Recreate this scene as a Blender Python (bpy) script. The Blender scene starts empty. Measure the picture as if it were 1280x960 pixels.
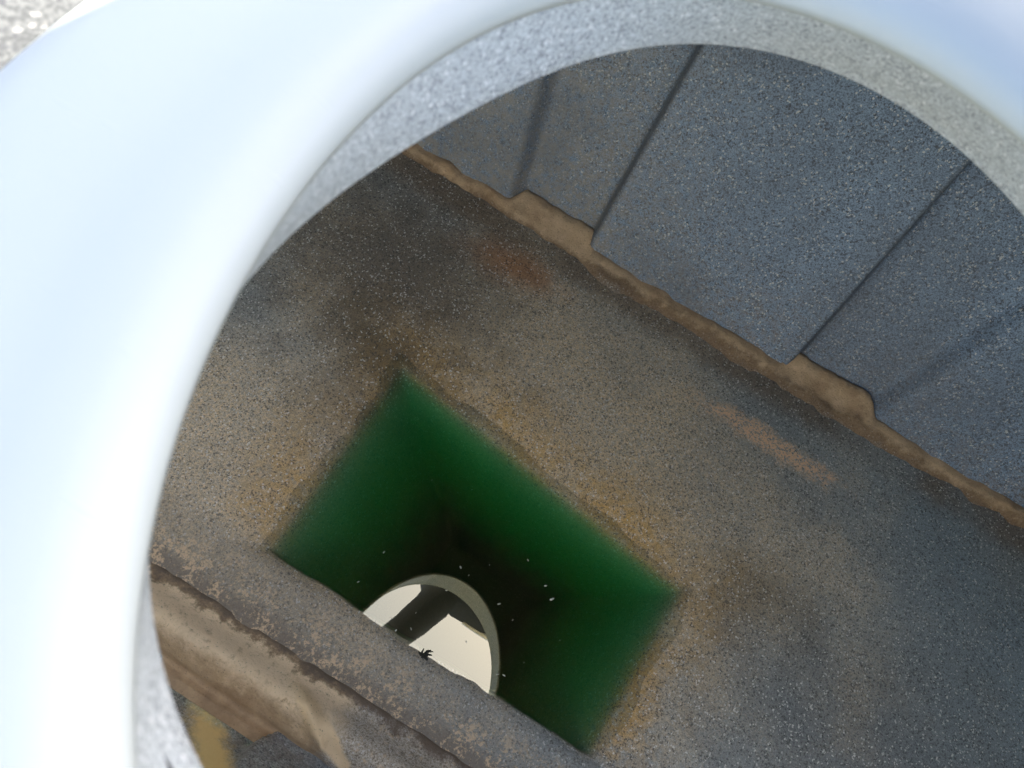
import bpy, bmesh, math, random
from mathutils import Vector, Matrix
R = math.radians
random.seed(7)
sc = bpy.context.scene

# ------------------------------------------------------------------ camera, sky, sun, exposure
D = 1.572                                       # lens height above the water (m)
cam_d = bpy.data.cameras.new("camera")
cam_d.sensor_width = 36.0
cam_d.lens = 925 / 1280 * 36
cam_d.clip_start = 0.01
cam_d.clip_end = 2000
cam_d.dof.use_dof = True
cam_d.dof.focus_distance = 1.70
cam_d.dof.aperture_fstop = 7.5
cam = bpy.data.objects.new("camera", cam_d)
sc.collection.objects.link(cam)
CX = Vector((0.9812, 0.0, 0.1937)).normalized()          # image right
CF = Vector((0.177, 0.408, -0.896)).normalized()         # viewing direction
CX = (CX - CF * CX.dot(CF)).normalized()
CU = CX.cross(CF).normalized()                            # image up
cam.matrix_world = Matrix(((CX.x, CU.x, -CF.x, 0), (CX.y, CU.y, -CF.y, 0), (CX.z, CU.z, -CF.z, D), (0, 0, 0, 1)))
sc.camera = cam

SUN_EL, SUN_AZ = R(46), R(33)       # azimuth measured from +X towards +Y: where the sun stands
world = bpy.data.worlds.new("World")
sc.world = world
world.use_nodes = True
wn = world.node_tree
sky = wn.nodes.new("ShaderNodeTexSky")
sky.sky_type = 'NISHITA'
sky.sun_disc = False
sky.sun_elevation = SUN_EL
sky.sun_rotation = R(90) - SUN_AZ
sky.air_density = 1.0
sky.dust_density = 4.0
wn.links.new(sky.outputs[0], wn.nodes["Background"].inputs[0])
wn.nodes["Background"].inputs[1].default_value = 0.085
sun_d = bpy.data.lights.new("sun", 'SUN')
sun_d.energy = 5.0
sun_d.angle = R(0.5)
sun_d.color = (1.0, 0.89, 0.72)
sun = bpy.data.objects.new("sun", sun_d)
sc.collection.objects.link(sun)
to_sun = Vector((math.cos(SUN_EL) * math.cos(SUN_AZ), math.cos(SUN_EL) * math.sin(SUN_AZ), math.sin(SUN_EL)))
sun.rotation_euler = to_sun.to_track_quat('Z', 'Y').to_euler()
sun.location = to_sun * 10

sc.view_settings.view_transform = 'Standard'
sc.view_settings.look = 'None'
sc.view_settings.gamma = 1
sc.view_settings.exposure = 3.1
sc.cycles.max_bounces = 16
sc.cycles.diffuse_bounces = 8
sc.cycles.glossy_bounces = 4
sc.cycles.transparent_max_bounces = 12
sc.cycles.caustics_reflective = False
sc.cycles.caustics_refractive = False
sc.cycles.sample_clamp_indirect = 6

# ------------------------------------------------------------------ helpers
ROT = R(-30)                                    # the tank's long side lies 30 degrees off the image axis
Ca, Sa = math.cos(ROT), math.sin(ROT)
def to_ab(x, y): return (x * Ca + y * Sa, -x * Sa + y * Ca)
def to_xy(a, b): return (a * Ca - b * Sa, a * Sa + b * Ca)

def link(o, parent=None):
    sc.collection.objects.link(o)
    if parent: o.parent = parent
    return o
def mesh_obj(name, verts, faces, mat, parent=None, smooth=True):
    me = bpy.data.meshes.new(name)
    me.from_pydata(verts, [], faces)
    me.validate(); me.update()
    if smooth:
        for p in me.polygons: p.use_smooth = True
    me.materials.append(mat)
    return link(bpy.data.objects.new(name, me), parent)
def bm_obj(name, bm, mat, parent=None, smooth=False):
    me = bpy.data.meshes.new(name)
    bm.to_mesh(me); bm.free()
    if smooth:
        for p in me.polygons: p.use_smooth = True
    me.materials.append(mat)
    return link(bpy.data.objects.new(name, me), parent)
def thing(name, label, cat, loc=(0, 0, 0), rz=0, group=None):
    o = bpy.data.objects.new(name, None)
    o.empty_display_size = .1
    sc.collection.objects.link(o)
    o.location = loc; o.rotation_euler = (0, 0, rz)
    return tag(o, label, cat, group)
def tag(o, label, cat, group=None):
    o["label"] = label; o["category"] = cat
    if group: o["group"] = group
    return o
def grid_faces(nu, nv, closed_u=False):
    f = []
    for i in range(nu if closed_u else nu - 1):
        j = (i + 1) % nu
        for k in range(nv - 1):
            f.append((i * nv + k, j * nv + k, j * nv + k + 1, i * nv + k + 1))
    return f
def sstep(e0, e1, x):
    t = min(1, max(0, (x - e0) / (e1 - e0)))
    return t * t * (3 - 2 * t)
# cheap value noise for shaping meshes
def _h(i, j):
    s = math.sin(i * 127.1 + j * 311.7) * 43758.5453
    return s - math.floor(s)
def noise(x, y):
    i, j = math.floor(x), math.floor(y)
    u, v = x - i, y - j
    u, v = u * u * (3 - 2 * u), v * v * (3 - 2 * v)
    return ((_h(i, j) * (1 - u) + _h(i + 1, j) * u) * (1 - v) + (_h(i, j + 1) * (1 - u) + _h(i + 1, j + 1) * u) * v) * 2 - 1
def fbm(x, y): return noise(x, y) * .55 + noise(x * 2.1 + 7, y * 2.1) * .3 + noise(x * 4.3, y * 4.3 + 3) * .15

# ------------------------------------------------------------------ materials
class NT:
    """small node-tree writer"""
    def __init__(s, name):
        s.m = bpy.data.materials.new(name); s.m.use_nodes = True
        s.t = s.m.node_tree; s.b = s.t.nodes["Principled BSDF"]; s.out = s.t.nodes["Material Output"]
        s.tc = s.t.nodes.new("ShaderNodeTexCoord")
        s.co = s.tc.outputs["Object"]
    def n(s, kind, ins=(), **props):
        x = s.t.nodes.new(kind)
        for k, v in props.items(): setattr(x, k, v)
        for k, v in (ins.items() if isinstance(ins, dict) else enumerate(ins)):
            if v is None: continue
            if isinstance(v, bpy.types.NodeSocket): s.t.links.new(v, x.inputs[k])
            else: x.inputs[k].default_value = v
        return x
    def math(s, op, a, b=0.0, c=0.0): return s.n("ShaderNodeMath", [a, b, c], operation=op).outputs[0]
    def noise(s, scale, detail=4, rough=.55, dist=0.0, co=None):
        return s.n("ShaderNodeTexNoise", {"Vector": co or s.co, "Scale": scale, "Detail": detail, "Roughness": rough, "Distortion": dist}).outputs["Fac"]
    def ss(s, x, lo, hi):            # smoothstep lo..hi -> 0..1 (lo may exceed hi)
        return s.n("ShaderNodeMapRange", {"Value": x, "From Min": lo, "From Max": hi}, interpolation_type='SMOOTHSTEP').outputs[0]
    def mix(s, fac, a, b):
        x = s.n("ShaderNodeMix", data_type='RGBA')
        for k, v in ((0, fac), (6, a), (7, b)):
            if isinstance(v, bpy.types.NodeSocket): s.t.links.new(v, x.inputs[k])
            else: x.inputs[k].default_value = v if k == 0 else (*v, 1)[:4]
        return x.outputs[2]
    def xyz(s):
        return s.n("ShaderNodeSeparateXYZ", [s.co]).outputs
    def blob(s, a, b, la, lb, ang, nz, amp=.6, soft=.45):
        """1 inside an elliptical stain with a noisy edge (tank coordinates a, b)"""
        X, Y, _ = s.xyz()
        dx, dy = s.math('SUBTRACT', X, a), s.math('SUBTRACT', Y, b)
        c, q = math.cos(ang), math.sin(ang)
        u = s.math('DIVIDE', s.math('ADD', s.math('MULTIPLY', dx, c), s.math('MULTIPLY', dy, q)), la)
        v = s.math('DIVIDE', s.math('SUBTRACT', s.math('MULTIPLY', dy, c), s.math('MULTIPLY', dx, q)), lb)
        r = s.math('SQRT', s.math('ADD', s.math('MULTIPLY', u, u), s.math('MULTIPLY', v, v)))
        r = s.math('ADD', r, s.math('MULTIPLY', s.math('SUBTRACT', nz, .5), amp * 2))
        return s.ss(r, 1 + soft, 1 - soft)
    def bump(s, h, strength, dist):
        x = s.n("ShaderNodeBump", {"Height": h, "Strength": strength, "Distance": dist})
        s.t.links.new(x.outputs[0], s.b.inputs["Normal"])
    def color(s, c): s.t.links.new(c, s.b.inputs["Base Color"]) if isinstance(c, bpy.types.NodeSocket) else setattr(s.b.inputs["Base Color"], "default_value", (*c, 1))
    def set(s, **k):
        for a, v in k.items(): s.b.inputs[a.replace("_", " ")].default_value = v

def grains(t, body, scale=260.0, dark=(.03, .032, .036), light=(.62, .62, .58), amt=1.0, fine_amt=1.0):
    """granite-look grains over a body colour (a colour socket); returns colour and a bump height"""
    v1 = t.n("ShaderNodeTexVoronoi", {"Vector": t.co, "Scale": scale, "Randomness": 1.0})
    r1 = t.n("ShaderNodeSeparateColor", [v1.outputs["Color"]]).outputs
    v2 = t.n("ShaderNodeTexVoronoi", {"Vector": t.co, "Scale": scale * 1.9})
    r2 = t.n("ShaderNodeSeparateColor", [v2.outputs["Color"]]).outputs
    clus = t.ss(t.noise(scale * .06, 3, .6), .3, .7)
    k = t.math('ADD', 1 - .48 * fine_amt, t.math('MULTIPLY', t.ss(r2[0], .2, .85), .88 * fine_amt))
    c = t.n("ShaderNodeVectorMath", [body, None], operation='SCALE'); t.t.links.new(k, c.inputs["Scale"]); c = c.outputs[0]
    c = t.mix(t.math('MULTIPLY', t.math('MULTIPLY', t.math('LESS_THAN', r1[0], t.math('ADD', .12, t.math('MULTIPLY', clus, .16))), t.ss(r2[1], .0, .7)), .92 * amt), c, dark)
    c = t.mix(t.math('MULTIPLY', t.math('MULTIPLY', t.math('GREATER_THAN', r1[1], t.math('SUBTRACT', .955, t.math('MULTIPLY', clus, .05))), t.ss(r2[2], .1, .8)), .95 * amt), c, light)
    return c, r2[0]
def speckle(t, base, scale=260.0, dark=(.03, .032, .036), light=(.62, .62, .58), amt=1.0, fa=.8):
    return grains(t, t.n("ShaderNodeCombineXYZ", list(base)).outputs[0], scale, dark, light, amt, fa)

# sump outline at the waterline, tank coordinates
SA, SB, SC, SD = (-.325, .672), (.477, .570), (.439, .167), (-.317, .163)
def line_fn(p, q, inside):
    nx, ny = -(q[1] - p[1]), q[0] - p[0]
    l = math.hypot(nx, ny); nx /= l; ny /= l
    k = -(nx * p[0] + ny * p[1])
    if nx * inside[0] + ny * inside[1] + k < 0: nx, ny, k = -nx, -ny, -k
    return nx, ny, k                     # positive inside
MID = (.07, .38)
LF, LR, LN, LL = line_fn(SA, SB, MID), line_fn(SB, SC, MID), line_fn(SC, SD, MID), line_fn(SD, SA, MID)

SAND = (.36, .225, .125)
def m_floor():
    t = NT("speckled_floor")
    big = t.noise(3.0, 5, .6); mid = t.noise(11, 6, .65); fine = t.noise(60, 4, .7); grit = t.noise(170, 3, .7)
    c = t.n('ShaderNodeCombineXYZ', [.275, .32, .325]).outputs[0]
    X, Y, Z = t.xyz()
    # pale tan dust, thickest left and round the sump, with warm light painted in
    film_and_light = t.math('MAXIMUM', t.blob(.02, .72, .75, .42, -.15, big, .9, .6), t.blob(-.45, .25, .6, .35, 0, big, .8, .6))
    c = t.mix(t.math('MULTIPLY', film_and_light, t.math('ADD', .38, t.math('MULTIPLY', t.ss(grit, .35, .65), .42))), c, (.84, .61, .335))
    c = t.mix(t.math('MULTIPLY', t.ss(big, .42, .68), .22), c, (.27, .20, .12))
    c = t.mix(t.math('MULTIPLY', t.ss(mid, .52, .75), .25), c, (.15, .12, .09))
    def dist(L): return t.math('ADD', t.math('ADD', t.math('MULTIPLY', X, -L[0]), t.math('MULTIPLY', Y, -L[1])), -L[2])   # positive outside
    df, dr, dn, dl = (dist(L) for L in (LF, LR, LN, LL))
    s = t.math('MAXIMUM', t.math('MAXIMUM', df, dr), dl)
    s = t.math('ADD', s, t.math('MULTIPLY', t.math('SUBTRACT', mid, .5), .10))
    # yellow-brown tide mark round the sump
    band = t.math('MULTIPLY', t.math('MULTIPLY', t.ss(s, .21, .02), t.ss(dn, .03, -.05)), t.ss(t.noise(5, 4, .6), .25, .62))
    c = t.mix(t.math('MULTIPLY', band, t.ss(fine, .25, .6)), c, (.60, .37, .13))
    band2 = t.math('MULTIPLY', t.ss(s, .045, -.02), t.ss(dn, .03, -.03))
    c = t.mix(t.math('MULTIPLY', band2, .25), c, (.18, .14, .04))
    # stains; broad dark ones at far left and right paint in shade
    for (a, b, la, lb, ang, col, k) in ((.60, .64, .16, .08, .35, (.20, .14, .07), .5), (-.26, 1.055, .11, .05, .1, (.52, .25, .11), .85),
                                        (-.40, .50, .10, .13, .2, (.22, .17, .11), .4), (-.50, .88, .30, .24, 0, (.12, .095, .07), .7), (.95, .45, .30, .22, .3, (.13, .13, .125), .5), (-.38, .66, .18, .09, -.2, (.16, .11, .05), .55)):
        c = t.mix(t.math('MULTIPLY', t.blob(a, b, la, lb, ang, mid, 1.1, .8), k), c, col)
    # dark silt line where the floor meets the far sand
    Yn = t.math('ADD', Y, t.math('MULTIPLY', t.math('SUBTRACT', t.noise(30, 5, .7), .5), .05))
    line = t.math('MULTIPLY', t.ss(Yn, 1.07, 1.14), t.ss(big, .25, .55))
    c = t.mix(t.math('MULTIPLY', line, .62), c, (.20, .125, .06))
    c, h = grains(t, c, 290, dark=(.06, .058, .052), light=(.85, .82, .72), amt=.8, fine_amt=.45)
    dust = t.math('MULTIPLY', t.blob(.52, 1.005, .17, .030, -.02, t.noise(26, 5, .7), 1.2, .5), t.ss(grit, .38, .55))
    c = t.mix(t.math('MULTIPLY', dust, .92), c, (.85, .56, .33))
    # sand grit on the strip in front of the sump
    c = t.mix(t.math('MULTIPLY', t.ss(t.math('ADD', Y, t.math('MULTIPLY', t.math('SUBTRACT', mid, .5), .06)), .085, .045), .75), c, (.19, .14, .10))
    c = t.mix(t.math('MULTIPLY', t.ss(Y, .2, .10), .45), c, (.23, .19, .13))
    strip = t.math('MULTIPLY', t.ss(Y, .165, .05), t.ss(t.math('ADD', t.math('MULTIPLY', t.noise(30, 6, .8), .6), t.math('MULTIPLY', grit, .4)), .50, .57))
    c = t.mix(t.math('MULTIPLY', strip, .8), c, (.78, .56, .33))
    # algae on everything under water
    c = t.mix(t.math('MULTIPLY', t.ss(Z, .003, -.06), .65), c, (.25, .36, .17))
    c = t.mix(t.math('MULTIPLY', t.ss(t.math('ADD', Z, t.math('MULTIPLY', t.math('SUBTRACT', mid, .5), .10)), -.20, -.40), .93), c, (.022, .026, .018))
    t.color(c)
    t.set(Roughness=.55); t.b.inputs["Specular IOR Level"].default_value = .35
    t.bump(t.math('ADD', t.math('MULTIPLY', h, .4), t.math('ADD', fine, t.math('MULTIPLY', strip, 1.2))), .35, .002)
    return t.m
def m_wall(name, base, dusty):
    t = NT(name)
    c, h = speckle(t, base, 250, dark=(.05, .055, .065), light=(.72, .72, .68), amt=.95, fa=.75)
    big = t.noise(4, 5, .6); fine = t.noise(55, 4, .7)
    X, Y, Z = t.xyz()
    low = t.math('MULTIPLY', t.ss(t.math('ADD', Z, t.math('MULTIPLY', t.math('SUBTRACT', big, .5), .3)), .30, .0), dusty)
    c = t.mix(t.math('MULTIPLY', low, t.ss(fine, .3, .7)), c, (.25, .20, .15))
    if dusty < .6:
        c = t.mix(t.math('MULTIPLY', t.math('MULTIPLY', t.ss(t.math('ADD', X, t.math('MULTIPLY', Z, .5)), .55, -.35), t.ss(fine, .25, .7)), .75), c, (.36, .32, .25))
    # damp, uneven coating; shade at the rib edges painted in as dark lines
    c = t.mix(t.math('MULTIPLY', t.ss(t.noise(2.3, 4, .6), .42, .68), .45), c, (.105, .125, .155))
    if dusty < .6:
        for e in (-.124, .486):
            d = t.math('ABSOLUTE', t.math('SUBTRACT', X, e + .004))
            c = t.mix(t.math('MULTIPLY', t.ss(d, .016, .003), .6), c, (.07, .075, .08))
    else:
        c = t.mix(t.math('MULTIPLY', t.blob(-.17, -.165, .085, .022, -.45, t.noise(30, 5, .7), .9, .6), .9), c, (1.0, .72, .28))  # yellow sunlit patch painted into the near wall's colour
    # long scrape marks low on the panels
    st = t.n("ShaderNodeMapping", {"Vector": t.co, "Scale": (5, 60, 95), "Rotation": (0, R(-4), 0)}).outputs[0]
    sn = t.ss(t.noise(1.0, 3, .6, 0, st), .66, .74)
    c = t.mix(t.math('MULTIPLY', t.math('MULTIPLY', sn, t.ss(Z, .16, .03)), .35), c, (.42, .40, .36))
    t.color(c)
    t.set(Roughness=.5); t.b.inputs["Specular IOR Level"].default_value = .4
    t.bump(t.math('ADD', t.math('MULTIPLY', h, .5), fine), .3, .0015)
    return t.m
def m_plain(name, base, scale=260, rough=.5, light=(.75, .76, .74)):
    t = NT(name)
    c, h = speckle(t, base, scale, light=light)
    t.color(c); t.set(Roughness=rough)
    t.bump(h, .2, .001)
    return t.m
def m_neck():
    t = NT("speckled_neck")
    c, h = speckle(t, (.37, .395, .40), 470, dark=(.17, .18, .19), light=(.62, .63, .62), fa=.5)
    pr = t.noise(9, 5, .6)
    c = t.mix(t.math('MULTIPLY', t.ss(pr, .6, .75), .25), c, (.33, .31, .27))
    c = t.mix(t.math('MULTIPLY', t.blob(-.145, .225, .012, .012, 0, t.noise(120, 3), .5), .8), c, (.40, .31, .13))
    t.color(c); t.set(Roughness=.45); t.bump(h, .25, .001)
    return t.m
def m_sand(name, col, dark):
    t = NT(name)
    a = t.noise(9, 6, .65); b = t.noise(60, 5, .75); g = t.noise(260, 3, .7)
    c = t.mix(t.ss(a, .3, .72), dark, col)
    c = t.mix(t.math('MULTIPLY', t.ss(b, .45, .75), .55), c, [x * 1.35 for x in col])
    c = t.mix(t.math('MULTIPLY', t.ss(b, .40, .22), .6), c, [x * .45 for x in dark])
    c = t.mix(t.math('MULTIPLY', t.math('LESS_THAN', g, .36), .45), c, (.06, .05, .045))
    t.color(c); t.set(Roughness=.9); t.b.inputs["Specular IOR Level"].default_value = .15
    t.bump(t.math('ADD', t.math('MULTIPLY', b, 1.0), t.math('MULTIPLY', g, .5)), .6, .004)
    return t.m
def m_mud():
    t = NT("pale_mud")
    X, Y, Z = t.xyz()
    a = t.noise(14, 6, .7); b = t.noise(55, 5, .75); g = t.noise(240, 3, .7)
    c = t.mix(t.ss(a, .3, .7), (.38, .25, .135), (.60, .41, .22))
    Yn = t.math('ADD', Y, t.math('MULTIPLY', t.math('SUBTRACT', t.noise(20, 6, .75), .5), .085))
    up = t.math('MULTIPLY', t.ss(Yn, -.075, -.03), t.ss(Yn, .022, .012))
    c = t.mix(t.math('MULTIPLY', up, t.ss(b, .22, .5)), c, (.88, .66, .40))
    # bare speckled plastic to the right
    gr, h = speckle(t, (.40, .37, .31), 300)
    bare = t.math('MULTIPLY', t.ss(t.math('ADD', X, t.math('MULTIPLY', t.math('SUBTRACT', a, .5), .12)), -.05, .02), .75)
    c = t.mix(bare, c, gr)
    c = t.mix(t.math('MULTIPLY', t.ss(b, .55, .64), t.math('MULTIPLY', bare, .9)), c, (.70, .52, .33))
    c = t.mix(t.math('MULTIPLY', t.blob(-.035, -.045, .095, .017, -.42, t.noise(40, 4, .6), .35, .25), .95), c, (.85, .62, .35))
    c = t.mix(t.ss(Yn, .010, .034), c, (.19, .14, .095))
    c = t.mix(t.math('MULTIPLY', t.math('LESS_THAN', g, .36), .5), c, (.10, .08, .06))
    t.color(c); t.set(Roughness=.9); t.b.inputs["Specular IOR Level"].default_value = .15
    t.bump(t.math('ADD', b, t.math('MULTIPLY', g, .4)), .6, .004)
    return t.m
def m_silt():
    t = NT("tan_silt")
    X, Y, Z = t.xyz()
    a = t.noise(8, 6, .65); b = t.noise(45, 5, .75); g = t.noise(230, 3, .7)
    c = t.mix(t.ss(a, .3, .7), (.40, .265, .15), (.64, .46, .28))
    c = t.mix(t.math('MULTIPLY', t.ss(b, .5, .72), .6), c, (.75, .55, .34))
    Yn = t.math('ADD', Y, t.math('MULTIPLY', t.math('SUBTRACT', t.noise(16, 6, .75), .5), .075))
    gr, h = speckle(t, (.24, .21, .17), 280)
    c = t.mix(t.math('MULTIPLY', t.ss(Yn, 1.198, 1.166), .85), c, gr)
    c = t.mix(t.math('MULTIPLY', t.math('MULTIPLY', t.ss(Yn, 1.150, 1.168), t.ss(Yn, 1.196, 1.178)), .6), c, (.25, .15, .075))
    c = t.mix(t.math('MULTIPLY', t.math('LESS_THAN', g, .38), .45), c, (.09, .075, .06))
    t.color(c); t.set(Roughness=.9); t.b.inputs["Specular IOR Level"].default_value = .15
    t.bump(t.math('ADD', b, t.math('MULTIPLY', g, .5)), .6, .004)
    return t.m
def m_collar():
    t = NT("white_plastic")
    a = t.noise(6, 4, .5)
    t.color(t.mix(t.math('MULTIPLY', t.ss(a, .5, .8), .12), (.375, .40, .392), (.36, .36, .335)))
    sc_ = t.n("ShaderNodeMapping", {"Vector": t.co, "Scale": (9, 70, 20), "Rotation": (0, 0, R(25))}).outputs[0]
    t.set(Roughness=.5); t.b.inputs["Specular IOR Level"].default_value = .35
    t.bump(t.math('ADD', t.noise(18, 3, .5), t.math('MULTIPLY', t.ss(t.noise(1.0, 3, .6, 0, sc_), .66, .72), .6)), .12, .004)
    return t.m
def m_water():
    t = NT("green_water")
    nt = t.t
    nt.nodes.remove(t.b)
    ge = t.n("ShaderNodeNewGeometry").outputs
    cs = t.math('ABSOLUTE', t.n("ShaderNodeVectorMath", [ge["Normal"], ge["Incoming"]], operation='DOT_PRODUCT').outputs["Value"])
    fz = t.math('MULTIPLY', t.math('ADD', .30, t.math('MULTIPLY', .70, t.math('POWER', t.math('SUBTRACT', 1, cs), 5))), t.math('SUBTRACT', 1, ge["Backfacing"]))
    gl = t.n("ShaderNodeBsdfGlossy", {"Color": (1, .87, .56, 1), "Roughness": .0})
    tr = t.n("ShaderNodeBsdfTransparent", {"Color": (1, 1, 1, 1)})
    mx = t.n("ShaderNodeMixShader", [fz, tr.outputs[0], gl.outputs[0]])
    nt.links.new(mx.outputs[0], t.out.inputs["Surface"])
    va = t.n("ShaderNodeVolumeAbsorption", {"Color": (.08, .83, .58, 1), "Density": 12.0})
    nt.links.new(va.outputs[0], t.out.inputs["Volume"])
    return t.m
def m_simple(name, col, rough=.6, sheen=0, scale=40, var=.25):
    t = NT(name)
    t.color(t.mix(t.ss(t.noise(scale, 4, .6), .3, .7), [c * (1 - var) for c in col], [min(1, c * (1 + var)) for c in col]))
    t.set(Roughness=rough)
    t.bump(t.noise(scale * 4, 3, .6), .15, .001)
    return t.m

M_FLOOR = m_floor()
M_FAR = m_wall("speckled_wall", (.20, .28, .38), .5)
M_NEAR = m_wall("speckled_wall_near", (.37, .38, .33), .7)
M_DECK = m_plain("speckled_deck", (.05, .054, .056), light=(.17, .175, .175))
M_NECK = m_neck()
M_SAND = m_silt()
M_MUD = m_mud()
M_COLLAR = m_collar()
M_WATER = m_water()
M_GROUND = m_simple("gravel", (.22, .20, .17), .9, scale=8)

# ------------------------------------------------------------------ setting
gv = [(-40, -40, -.62), (40, -40, -.62), (40, 40, -.62), (-40, 40, -.62)]
ground = mesh_obj("ground", gv, [(0, 1, 2, 3)], M_GROUND)
ground["kind"] = "structure"

# ------------------------------------------------------------------ the tank
A0, A1 = -1.5, 2.35
ZT = 1.205                                     # underside of the deck
LEAN = .52
tank = thing("tank", "grey speckled plastic tank seen through its round opening, ribbed inside, stained brown", "tank", (0, 0, 0), ROT)

def axis(spans):
    out = []
    for lo, hi, step in spans:
        n = max(1, round((hi - lo) / step))
        out += [lo + (hi - lo) * i / n for i in range(n)]
    out.append(spans[-1][1])
    return out
def ldist(L, a, b): return L[0] * a + L[1] * b + L[2]
def prof(d, e_out, lip, slope_w, depth, top):
    """height for inward distance d: flat outside, rolled lip through 0 at the waterline, then the sump side"""
    if d < -e_out: return top
    if d < lip: return top * (1 - sstep(-e_out, lip, d)) - sstep(-e_out, lip * 2.2, d) * .012 * (1 if d > -e_out * .5 else 1)
    return None
def side(d, out, width, depth):
    top = .010
    if d <= 0:
        k = min(1, -d / out)
        return top * (1 - (1 - k) ** 2)
    x = d / width
    if x >= 1: return -depth
    g = 2 * top / out                            # same slope at the waterline on both sides
    y = max(0, d - out * .25)
    return -(g * min(d, out * .4) * .6 + depth * min(1, y / (width - out * .25)))
def floor_h(a, b):
    hf = side(ldist(LF, a, b) + .018, .10, .17, .42)
    hl = side(ldist(LL, a, b) + .026, .10, .34, .42)
    hr = side(ldist(LR, a, b) + .028, .10, .28, .42)
    hn = side(ldist(LN, a, b) + .004 * fbm(a * 30, 3) + .004, .030, .06, .42)
    h = max(hf, hl, hr, hn)
    return h + .0035 * fbm(a * 11, b * 11) * sstep(-.05, .0, h) * (1 - sstep(.004, .010, h))
fa = axis([(A0, -.7, .05), (-.7, .8, .010), (.8, A1, .05)])
fb = axis([(-.02, .13, .015), (.13, .20, .0035), (.20, .80, .010), (.80, 1.29, .035)])
fv = []
for a in fa:
    for b in fb:
        h = floor_h(a, b)
        if h > 0: h += .0022 * fbm(a * 5, b * 5) * sstep(0, .010, h)
        fv.append((a, b, h))
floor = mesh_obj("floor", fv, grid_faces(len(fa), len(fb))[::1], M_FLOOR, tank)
floor["label"] = "speckled grey floor with brown tide mark around the green sump"

# rib bays: (left edge, right edge, left softness, right softness, taper left, taper right)
BAYS = [(-.345, -.124, .034, .016, -.19, .0), (.486, .715, .016, .050, .02, .24), (1.33, 1.55, .03, .012, -.2, 0), (-1.15, -.96, .012, .03, 0, .2)]
def bay(a, z):
    o = 0
    for l, r, sl, sr, tl, tr in BAYS:
        k = max(0, 1 - z / .045) ** 2
        l2, r2 = l + tl * z - (.028 * k if sl < .02 else 0), r + tr * z + (.028 * k if sr < .02 else 0)
        o = max(o, min(sstep(l2 - sl / 2, l2 + sl / 2, a), 1 - sstep(r2 - sr / 2, r2 + sr / 2, a)))
    return o
wa = axis([(A0, -.8, .05), (-.8, 1.3, .006), (1.3, A1, .03)])
wz = axis([(-.02, .06, .01), (.06, ZT, .045)])
def rib_wall(name, sign, b0, mat, depth, zbase):
    vs = []
    for a in wa:
        for z in wz:
            foot = .016 * (1 - sstep(0, .035, z)) ** 2       # small fillet at the foot of the wall
            o = depth * bay(a, z)
            bb = b0 + sign * (LEAN * z + o - foot)
            vs.append((a, bb, z + zbase))
    return mesh_obj(name, vs, grid_faces(len(wa), len(wz)), mat, tank)
far = rib_wall("ribbed_wall", 1, 1.205, M_FAR, .048, 0)
far["label"] = "blue grey ribbed wall leaning outward behind the sand line"
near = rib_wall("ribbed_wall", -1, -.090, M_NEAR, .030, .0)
near["label"] = "ribbed wall nearest the camera, below the mud covered ledge"
for a, s in ((A0, -1), (A1, 1)):
    vs = []
    for i in range(9):
        z = ZT * i / 8
        for j in range(21):
            b = (-.10 - LEAN * z) + (1.31 + 2 * LEAN * z + .05) * j / 20
            vs.append((a + s * .0, b, z - .01))
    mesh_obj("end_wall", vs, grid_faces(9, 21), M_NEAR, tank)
# ledge in front of the near wall
la = axis([(A0, -.7, .05), (-.7, .4, .008), (.4, A1, .05)]); lb = axis([(-.125, .05, .005)])
lv = []
for a in la:
    for b in lb:
        z = .012 * sstep(.035, -.065, b) + .040 * math.exp(-((b + .035) / .036) ** 2) - .003 * math.exp(-((b - .038 - .004 * fbm(a * 6, 1)) / .010) ** 2)
        z -= .030 * math.exp(-((b + .094 - .003 * fbm(a * 5, 4)) / .007) ** 2)
        z += .006 * fbm(a * 14, b * 14) + .003 * fbm(a * 45, b * 45)
        z += .016 * math.exp(-(((a + .085 + (b + .02) * 1.4) / .020) ** 2)) * sstep(.0, -.03, b) * sstep(-.1, -.08, b)
        z = max(z, -.0005) if b < .030 else z - .016 * sstep(.032, .050, b)
        lv.append((a, b, z + .0125))

# opening outlines (metres, tank placed in the world frame); y here points down the picture
def ring_lo(th): return (.2119, -.1511, .3 - .0023 * math.cos(2 * th) - .018 * math.sin(2 * th) - .0116 * math.cos(3 * th) + .0076 * math.sin(3 * th))
def ring_up(th): return (.2000, -.1143, .3034 - .0208 * math.cos(2 * th) - .0164 * math.sin(2 * th) + .0010 * math.cos(3 * th) + .0013 * math.sin(3 * th) + .0045 * max(0, -math.sin(th)) ** 6)
def ring_pt(k, th, off=0.0):
    """k=0 lower edge of the neck, k=1 underside of the collar; off pushes outwards"""
    xl, yl, rl = ring_lo(th); xu, yu, ru = ring_up(th)
    x, y, r = xl + (xu - xl) * k, yl + (yu - yl) * k, rl + (ru - rl) * k + off
    return to_ab(x + r * math.cos(th), -(y + r * math.sin(th)))
ZL, ZU = D - .3728, D - .3041
NT_ = 192
def revolve(name, profile, mat, parent, offset_fn=None):
    vs = []
    for i in range(NT_):
        th = 2 * math.pi * i / NT_
        for (k, off, z) in profile:
            if offset_fn: off = offset_fn(th, off)
            a, b = ring_pt(k, th, off)
            vs.append((a, b, z))
    return mesh_obj(name, vs, grid_faces(NT_, len(profile), True), mat, parent)
prof_n = []
th_ = .010                                      # neck wall thickness, rounded lower lip
for i in range(9):
    q = math.pi * i / 8
    prof_n.append((0, th_ / 2 + th_ / 2 * math.cos(q), ZL + .004 - th_ / 2 * math.sin(q) * .8))
for i in range(1, 7):
    prof_n.append((i / 6, .0, ZL + .004 + (ZU - .012 - ZL - .004) * i / 6))
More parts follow.
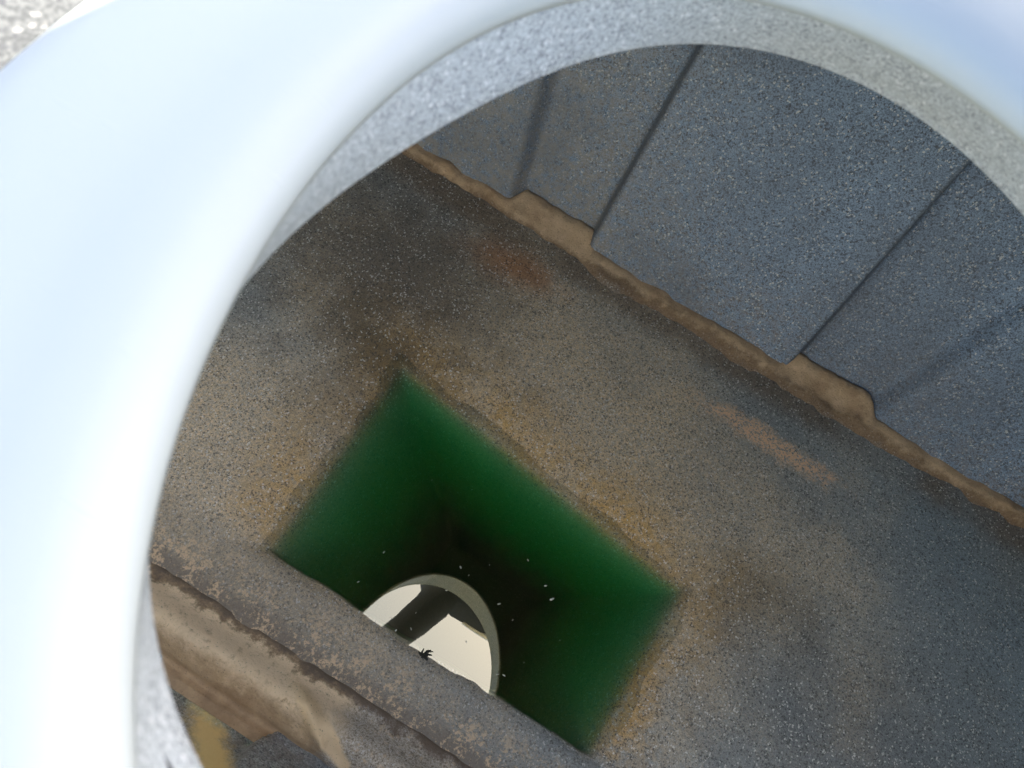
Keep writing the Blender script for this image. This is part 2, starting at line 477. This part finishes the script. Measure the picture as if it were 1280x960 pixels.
neck = revolve("neck", prof_n, M_NECK, tank)
neck["label"] = "pale speckled inner neck of the round opening"
# deck with the main opening and three unseen ones added to light the inside
def loop(bm, pts, z):
    vs = [bm.verts.new((a, b, z)) for a, b in pts]
    return vs, [bm.edges.new((vs[i], vs[(i + 1) % len(vs)])) for i in range(len(vs))]
bT, bB = 1.205 + LEAN * ZT + .06, -.12 - LEAN * ZT - .02
outline = [(A0 - .02, bB), (A1 + .02, bB), (A1 + .02, bT), (A0 - .02, bT)]
hole1 = [ring_pt(0, 2 * math.pi * i / NT_, .006) for i in range(NT_)]
def rrect(a0, a1, b0, b1, r=.12):
    out = []
    for ca, cb, q0 in ((a1 - r, b1 - r, 0), (a0 + r, b1 - r, 90), (a0 + r, b0 + r, 180), (a1 - r, b0 + r, 270)):
        out += [(ca + r * math.cos(R(q0 + 11.25 * i)), cb + r * math.sin(R(q0 + 11.25 * i))) for i in range(9)]
    return out
hole4 = rrect(-.45, .80, -.70, -.36)
hole2, hole3 = rrect(.92, 1.60, -.64, .45), rrect(-1.42, -.64, -.60, .45)
bm = bmesh.new()
rims = []
for z in (ZT, ZT + .022):
    es = []; vv = []
    for pts in (outline, hole1, hole2, hole3, hole4):
        v, e = loop(bm, pts, z); es += e; vv.append(v)
    bmesh.ops.triangle_fill(bm, use_beauty=True, edges=es)
    rims.append(vv)
for lo, hi in zip(*rims):
    for i in range(len(lo)):
        j = (i + 1) % len(lo)
        bm.faces.new((lo[i], lo[j], hi[j], hi[i]))
bmesh.ops.recalc_face_normals(bm, faces=bm.faces)
deck = bm_obj("deck", bm, M_DECK, tank)
deck["label"] = "pale speckled top of the tank around the white collar"

# white collar on the deck
def cwid(th, off):
    # the flange is broader towards the far right of the picture
    if off <= .012: return off
    w = .172 + .10 * max(0, math.cos(th - R(-48))) ** 2
    return .012 + (off - .012) * w / .185
prof_c = [(1, .004, ZU - .0125), (1, -.001, ZU - .0125), (1, -.0015, ZU - .006), (1, -.001, ZU), (1, .003, ZU + .009), (1, .012, ZU + .015), (1, .028, ZU + .018), (1, .050, ZU + .0165),
          (1, .062, ZU + .0150), (1, .076, ZU + .0140), (1, .105, ZU + .0120), (1, .135, ZU + .007), (1, .160, ZU - .003), (1, .176, ZU - .018), (1, .182, ZT + .0225)]
collar = tag(bpy.data.objects.new("collar", None), "glossy white rounded collar ring lying around the round opening", "collar ring")
bpy.data.objects.remove(collar)
collar = revolve("collar_ring", prof_c, M_COLLAR, None, cwid)
collar.rotation_euler = (0, 0, ROT)
tag(collar, "glossy white rounded collar ring around the tank's round opening", "collar")

# ------------------------------------------------------------------ sand, mud
ledge = mesh_obj("mud", lv, grid_faces(len(la), len(lb)), M_MUD, None)
ledge.rotation_euler = (0, 0, ROT)
ledge["kind"] = "stuff"
tag(ledge, "pale sandy mud caked on the ledge at the lower left", "mud")
sa = axis([(A0, -.75, .04), (-.75, 1.35, .007), (1.35, A1, .05)]); nb = 26
sv = []
for a in sa:
    B = 1.205 + .048 * bay(a, 0.01)
    in_bay = bay(a, .01)
    edge = 1.168 + .018 * fbm(a * 4, 2) + .012 * fbm(a * 26, 8) - .008 * math.sin(a * 3)
    for k in range(nb):
        u = k / (nb - 1)
        b = 1.115 + (B + .03 - 1.115) * u
        up = sstep(edge - .012, edge + .022, b)
        z = -.004 + .019 * up * (.9 + .5 * fbm(a * 6, 9)) + .007 * fbm(a * 20, b * 20) * up + .006 * sstep(B - .03, B, b) * up
        z += in_bay * .012 * sstep(1.19, 1.25, b) * (1 + .8 * fbm(a * 28, b * 10))
        z -= .02 * sstep(B + .012, B + .03, b)
        sv.append((a, b, z + .010))
sand = mesh_obj("sand", sv, grid_faces(len(sa), nb), M_SAND, None)
sand.rotation_euler = (0, 0, ROT)
sand["kind"] = "stuff"
tag(sand, "tan sand settled along the foot of the ribbed wall and in its bays", "sand")

# ------------------------------------------------------------------ water in the sump
q = [(SA[0] - .08, SA[1] + .08), (SB[0] + .08, SB[1] + .07), (SC[0] + .05, SC[1] - .012), (SD[0] - .08, SD[1] - .012)]
wv = [(a, b, 0.0) for a, b in q] + [(a, b, -.5) for a, b in q]
water = mesh_obj("water", wv, [(3, 2, 1, 0), (4, 5, 6, 7), (0, 1, 5, 4), (1, 2, 6, 5), (2, 3, 7, 6), (3, 0, 4, 7)], M_WATER, None, False)
bm = bmesh.new(); bm.from_mesh(water.data); bmesh.ops.recalc_face_normals(bm, faces=bm.faces); bm.to_mesh(water.data); bm.free()
water.rotation_euler = (0, 0, ROT)
water["kind"] = "structure"
# ------------------------------------------------------------------ bits floating on the water
M_FLECK = m_simple("pale_fleck", (.55, .55, .46), .7, scale=90)
M_BUG = m_simple("dark_debris", (.03, .03, .02), .7, scale=90)
def px_water(x, y):
    """where a point seen in the photograph lies on the water, tank coordinates"""
    v = CX * ((x - 640) / 925) - CU * ((y - 480) / 925) + CF
    k = (.0015 - D) / v.z
    return to_ab(v.x * k, v.y * k)
FL = [(576, 709, 5), (586, 719, 3), (682, 732, 5), (690, 749, 7), (624, 755, 5), (622, 843, 5), (630, 844, 4), (641, 775, 3), (480, 690, 3), (448, 727, 3), (558, 738, 4),
      (489, 773, 3), (495, 788, 4), (514, 786, 3), (520, 766, 2), (497, 811, 4), (542, 844, 4), (555, 854, 3), (449, 765, 4), (583, 802, 3), (600, 864, 3), (660, 700, 3), (612, 706, 2), (700, 800, 2), (655, 828, 2), (450, 690, 2), (400, 640, 2), (540, 600, 2), (590, 612, 2)]
proto = None
for i, (x, y, r) in enumerate(FL):
    if proto is None:
        bm = bmesh.new()
        bmesh.ops.create_icosphere(bm, subdivisions=2, radius=1)
        for v in bm.verts:
            v.co *= 1 + .35 * noise(v.co.x * 2.3 + 4, v.co.y * 2.3 + v.co.z)
            v.co.y *= .55; v.co.z *= .3
        f = proto = bm_obj("fleck", bm, M_FLECK, None, True)
    else:
        f = proto.copy(); sc.collection.objects.link(f)
    a, b = px_water(x, y)
    X_, Y_ = to_xy(a, b)
    f.location = (X_, Y_, .0008)
    f.rotation_euler = (0, 0, random.uniform(0, 6.3))
    k = r * .00065
    f.scale = (k * random.uniform(.8, 1.4), k, k)
    tag(f, "tiny pale fleck floating on the dark green water", "fleck", "flecks floating on the water")
# a dark straggly clump
bm = bmesh.new()
for i in range(11):
    q = i * 2.4 + random.uniform(-.4, .4); L_ = random.uniform(.008, .018)
    p0 = Vector((random.uniform(-.003, .003), random.uniform(-.003, .003), .001)); p1 = p0 + Vector((math.cos(q) * L_, math.sin(q) * L_, .0008)); 
    pm = (p0 + p1) / 2 + Vector((-math.sin(q), math.cos(q), 0)) * L_ * .2 + Vector((0, 0, .001))
    ring = []
    for p, w in ((p0, .0032), (pm, .0022), (p1, .0009)):
        sx = Vector((-math.sin(q), math.cos(q), 0)) * w
        ring.append([bm.verts.new(p + sx), bm.verts.new(p + Vector((0, 0, w))), bm.verts.new(p - sx), bm.verts.new(p - Vector((0, 0, w * .6)))])
    for r0, r1 in zip(ring, ring[1:]):
        for j in range(4): bm.faces.new((r0[j], r0[(j + 1) % 4], r1[(j + 1) % 4], r1[j]))
    bm.faces.new(ring[0][::-1]); bm.faces.new(ring[-1])
clump = bm_obj("debris_clump", bm, M_BUG)
a, b = px_water(530, 820); X_, Y_ = to_xy(a, b)
clump.location = (X_, Y_, .0012)
tag(clump, "dark straggly clump of debris floating on the bright reflection", "debris")

# ------------------------------------------------------------------ phone and photographer (mirrored in the water)
def AB(a, b, z): x, y = to_xy(a, b); return Vector((x, y, z))
O = Vector((0, 0, D))
def cam_pt(x, y, back): return O + CX * x + CU * y - CF * back
M_PHONE = m_simple("phone_shell", (.03, .032, .036), .35)
M_SKIN = m_simple("skin", (.48, .28, .20), .5)
M_JACKET = m_simple("jacket_cloth", (.028, .034, .046), .8, scale=120)
M_STRIP = m_simple("reflective_tape", (.62, .65, .66), .35)
M_TROUS = m_simple("trouser_cloth", (.05, .05, .055), .85, scale=120)
M_HAIR = m_simple("hair", (.05, .035, .02), .7, scale=200)
M_GLASS = m_simple("dark_glass", (.01, .01, .012), .05)

def rounded_slab(name, cx, cy, w, h, back0, back1, rad, mat, parent):
    pts = []
    for sx, sy, q0 in ((1, 1, 0), (-1, 1, 90), (-1, -1, 180), (1, -1, 270)):
        for i in range(7):
            q = R(q0 + 15 * i)
            pts.append((cx + sx * (w / 2 - rad) + rad * math.cos(q), cy + sy * (h / 2 - rad) + rad * math.sin(q)))
    bm = bmesh.new()
    e = (back1 - back0) * .25
    rings = []
    for s, bk in ((e, back0), (0, back0 + e), (0, back1 - e), (e, back1)):
        vs = []
        for x, y in pts:
            k = 1 - s / math.hypot(x - cx, y - cy)
            vs.append(bm.verts.new(cam_pt(cx + (x - cx) * k, cy + (y - cy) * k, bk)))
        rings.append(vs)
    bm.faces.new(rings[0][::-1]); bm.faces.new(rings[-1])
    for r0, r1 in zip(rings, rings[1:]):
        for i in range(len(pts)):
            j = (i + 1) % len(pts)
            bm.faces.new((r0[i], r0[j], r1[j], r1[i]))
    bmesh.ops.recalc_face_normals(bm, faces=bm.faces)
    return bm_obj(name, bm, mat, parent)
phone = thing("phone", "dark phone held flat above the opening, taking the picture", "phone")
rounded_slab("phone_body", .058, -.018, .146, .071, .0045, .0125, .010, M_PHONE, phone)
rounded_slab("screen", .058, -.018, .140, .066, .0127, .0131, .008, M_GLASS, phone)

def skin_mesh(name, chains, mat, parent, level=2):
    """chains: lists of (point, radius); a chain whose first point equals an existing point joins there"""
    vs, es, rs, idx = [], [], [], {}
    for ch in chains:
        prev = None
        for p, r in ch:
            key = tuple(round(c, 4) for c in p)
            if key not in idx:
                idx[key] = len(vs); vs.append(p); rs.append(r)
            if prev is not None: es.append((prev, idx[key]))
            prev = idx[key]
    me = bpy.data.meshes.new(name)
    me.from_pydata(vs, es, [])
    o = link(bpy.data.objects.new(name, me), parent)
    me.materials.append(mat)
    o.modifiers.new("skin", 'SKIN').use_smooth_shade = True
    for i, d in enumerate(me.skin_vertices[0].data):
        r = rs[i]
        d.radius = r if isinstance(r, tuple) else (r, r)
        d.use_root = i == 0
    s = o.modifiers.new("subsurf", 'SUBSURF'); s.levels = level; s.render_levels = level
    return o
pelv = AB(.24, 1.03, 1.72); waist = AB(.24, .88, 1.88); chest = AB(.22, .70, 2.03); neckb = AB(.23, .80, 2.26)
head0 = AB(.24, .82, 2.36); head1 = AB(.24, .81, 2.46)
shr, shl = AB(.02, .70, 2.11), AB(.43, .71, 2.12)
elr, ell_ = AB(.062, .585, 1.86), AB(.53, .86, 1.86)
wrr = Vector((.060, .215, 1.665)); wrl = AB(.45, .86, 1.64)
palm = cam_pt(.085, .062, .036)
hipr, hipl = AB(.14, 1.04, 1.67), AB(.34, 1.04, 1.67)
knr, knl = AB(.07, 1.00, 1.29), AB(.33, 1.00, 1.29)
anr, anl = AB(.08, 1.42, 1.28), AB(.32, 1.42, 1.28)
ftr, ftl = AB(.08, 1.46, 1.36), AB(.32, 1.46, 1.36)
fing = []
for x, l, bk in ((.108, .0, .022), (.090, .004, .022), (.072, .002, .022), (.056, -.006, .022)):   # fingers across the screen side, curling over the lower edge
    fing.append([(palm, .018), (cam_pt(x + .002, .028, .030), .0095), (cam_pt(x, .004 - l, .0245), .0085), (cam_pt(x - .004, -.018 - l, .0235), .008), (cam_pt(x - .006, -.036 - l, .0228), .007)])
thumb = [(palm, .018), (cam_pt(.118, .040, .020), .011), (cam_pt(.116, .026, .008), .009), (cam_pt(.112, .016, -.003), .0075)]
person = skin_mesh("person", [[(pelv, .12), (waist, .12), (chest, .13), (neckb, .055), (head0, .078), (head1, .082)],
    [(chest, .13), (shr, .06), (elr, .042), (wrr, .026), (palm, .018)], [(chest, .13), (shl, .06), (ell_, .042), (wrl, .026), (AB(.42, .90, 1.58), .024), (AB(.41, .94, 1.53), .014)],
    [(pelv, .12), (hipr, .085), (knr, .055), (anr, .036), (ftr, .03)], [(pelv, .12), (hipl, .085), (knl, .055), (anl, .036), (ftl, .03)], thumb] + fing, M_SKIN, None)
tag(person, "person in a dark jacket kneeling over the opening, mirrored in the water", "person")
bm = bmesh.new()
def tube(bm, secs, seg=20):
    """secs: rings of points; closes both ends"""
    rings = [[bm.verts.new(p) for p in r] for r in secs]
    for r0, r1 in zip(rings, rings[1:]):
        for k in range(len(r0)):
            m = (k + 1) % len(r0)
            bm.faces.new((r0[k], r0[m], r1[m], r1[k]))
    bm.faces.new(rings[0][::-1]); bm.faces.new(rings[-1])
def super_ring(ca, cb, z, ra, rb, n=28, e=.72):
    out = []
    for k in range(n):
        q = 2 * math.pi * k / n
        c, d = math.cos(q), math.sin(q)
        out.append(AB(ca + ra * math.copysign(abs(c) ** e, c) + .004 * noise(k * .8, z * 14), cb + rb * math.copysign(abs(d) ** e, d) + .006 * noise(k * .9 + 5, z * 16), z))
    return out
TOR = [(1.58, .24, 1.00, .19, .16), (1.70, .24, .98, .195, .17), (1.82, .24, .90, .20, .17), (1.94, .235, .80, .215, .175), (2.03, .23, .745, .225, .170), (2.10, .23, .735, .225, .150), (2.16, .23, .745, .20, .125), (2.21, .23, .77, .13, .10), (2.26, .23, .795, .078, .072)]
tube(bm, [super_ring(ca, cb, z, ra, rb) for z, ca, cb, ra, rb in TOR])
def sleeve(pts):
    secs = []
    for k, (p, r) in enumerate(pts):
        d = (pts[min(k + 1, len(pts) - 1)][0] - pts[max(k - 1, 0)][0]).normalized()
        u = d.cross(Vector((0, 0, 1))).normalized(); w = u.cross(d)
        secs.append([p + (u * math.cos(q) + w * math.sin(q)) * r * (1 + .07 * noise(k * 1.7 + 3 * math.cos(q), 2 * math.sin(q))) for q in [2 * math.pi * m / 20 for m in range(20)]])
    tube(bm, secs)
def limb(a, b, c, r0, r1, r2, n=9):
    pts = []
    for k in range(2 * n + 1):
        t = k / n
        p = (a.lerp(b, t) if t <= 1 else b.lerp(c, t - 1))
        k2 = max(0, 1 - abs(t - 1) / .35)
        p = p.lerp((a.lerp(b, .82) + b.lerp(c, .18)) / 2, k2 * k2 * .5)
        pts.append((p, (r0 + (r1 - r0) * t) if t <= 1 else (r1 + (r2 - r1) * (t - 1))))
    return pts
sleeve(limb(shr, elr, wrr.lerp(elr, .08), .090, .080, .060))
sleeve(limb(shl, ell_, wrl.lerp(ell_, .1), .090, .075, .052))
bmesh.ops.recalc_face_normals(bm, faces=bm.faces)
bm_obj("jacket", bm, M_JACKET, person, True)
bm = bmesh.new()                                 # pale reflective tape across the chest
tv = []
for i in range(15):
    u = -1 + 2 * i / 14
    c = AB(.30 + .085 * u, .745 - .168 * math.cos(u * .18), 2.04)
    nrm = (c - AB(.30, .90, 2.04)).normalized()
    tv.append([bm.verts.new(c + nrm * o + Vector((0, 0, dz))) for o, dz in ((.004, .018), (.004, -.018), (-.012, -.018), (-.012, .018))])
for r0, r1 in zip(tv, tv[1:]):
    for j in range(4): bm.faces.new((r0[j], r0[(j + 1) % 4], r1[(j + 1) % 4], r1[j]))
bm.faces.new(tv[0]); bm.faces.new(tv[-1][::-1])
bmesh.ops.recalc_face_normals(bm, faces=bm.faces)
bm_obj("reflective_strip", bm, M_STRIP, person, True)
skin_mesh("trousers", [[(pelv, .15), (hipr, .105), (knr, .078), (anr.lerp(knr, .1), .058)], [(pelv, .15), (hipl, .105), (knl, .078), (anl.lerp(knl, .1), .058)]], M_TROUS, person)
skin_mesh("hair", [[(AB(.24, .845, 2.41), .075), (AB(.24, .83, 2.485), .085)]], M_HAIR, person)
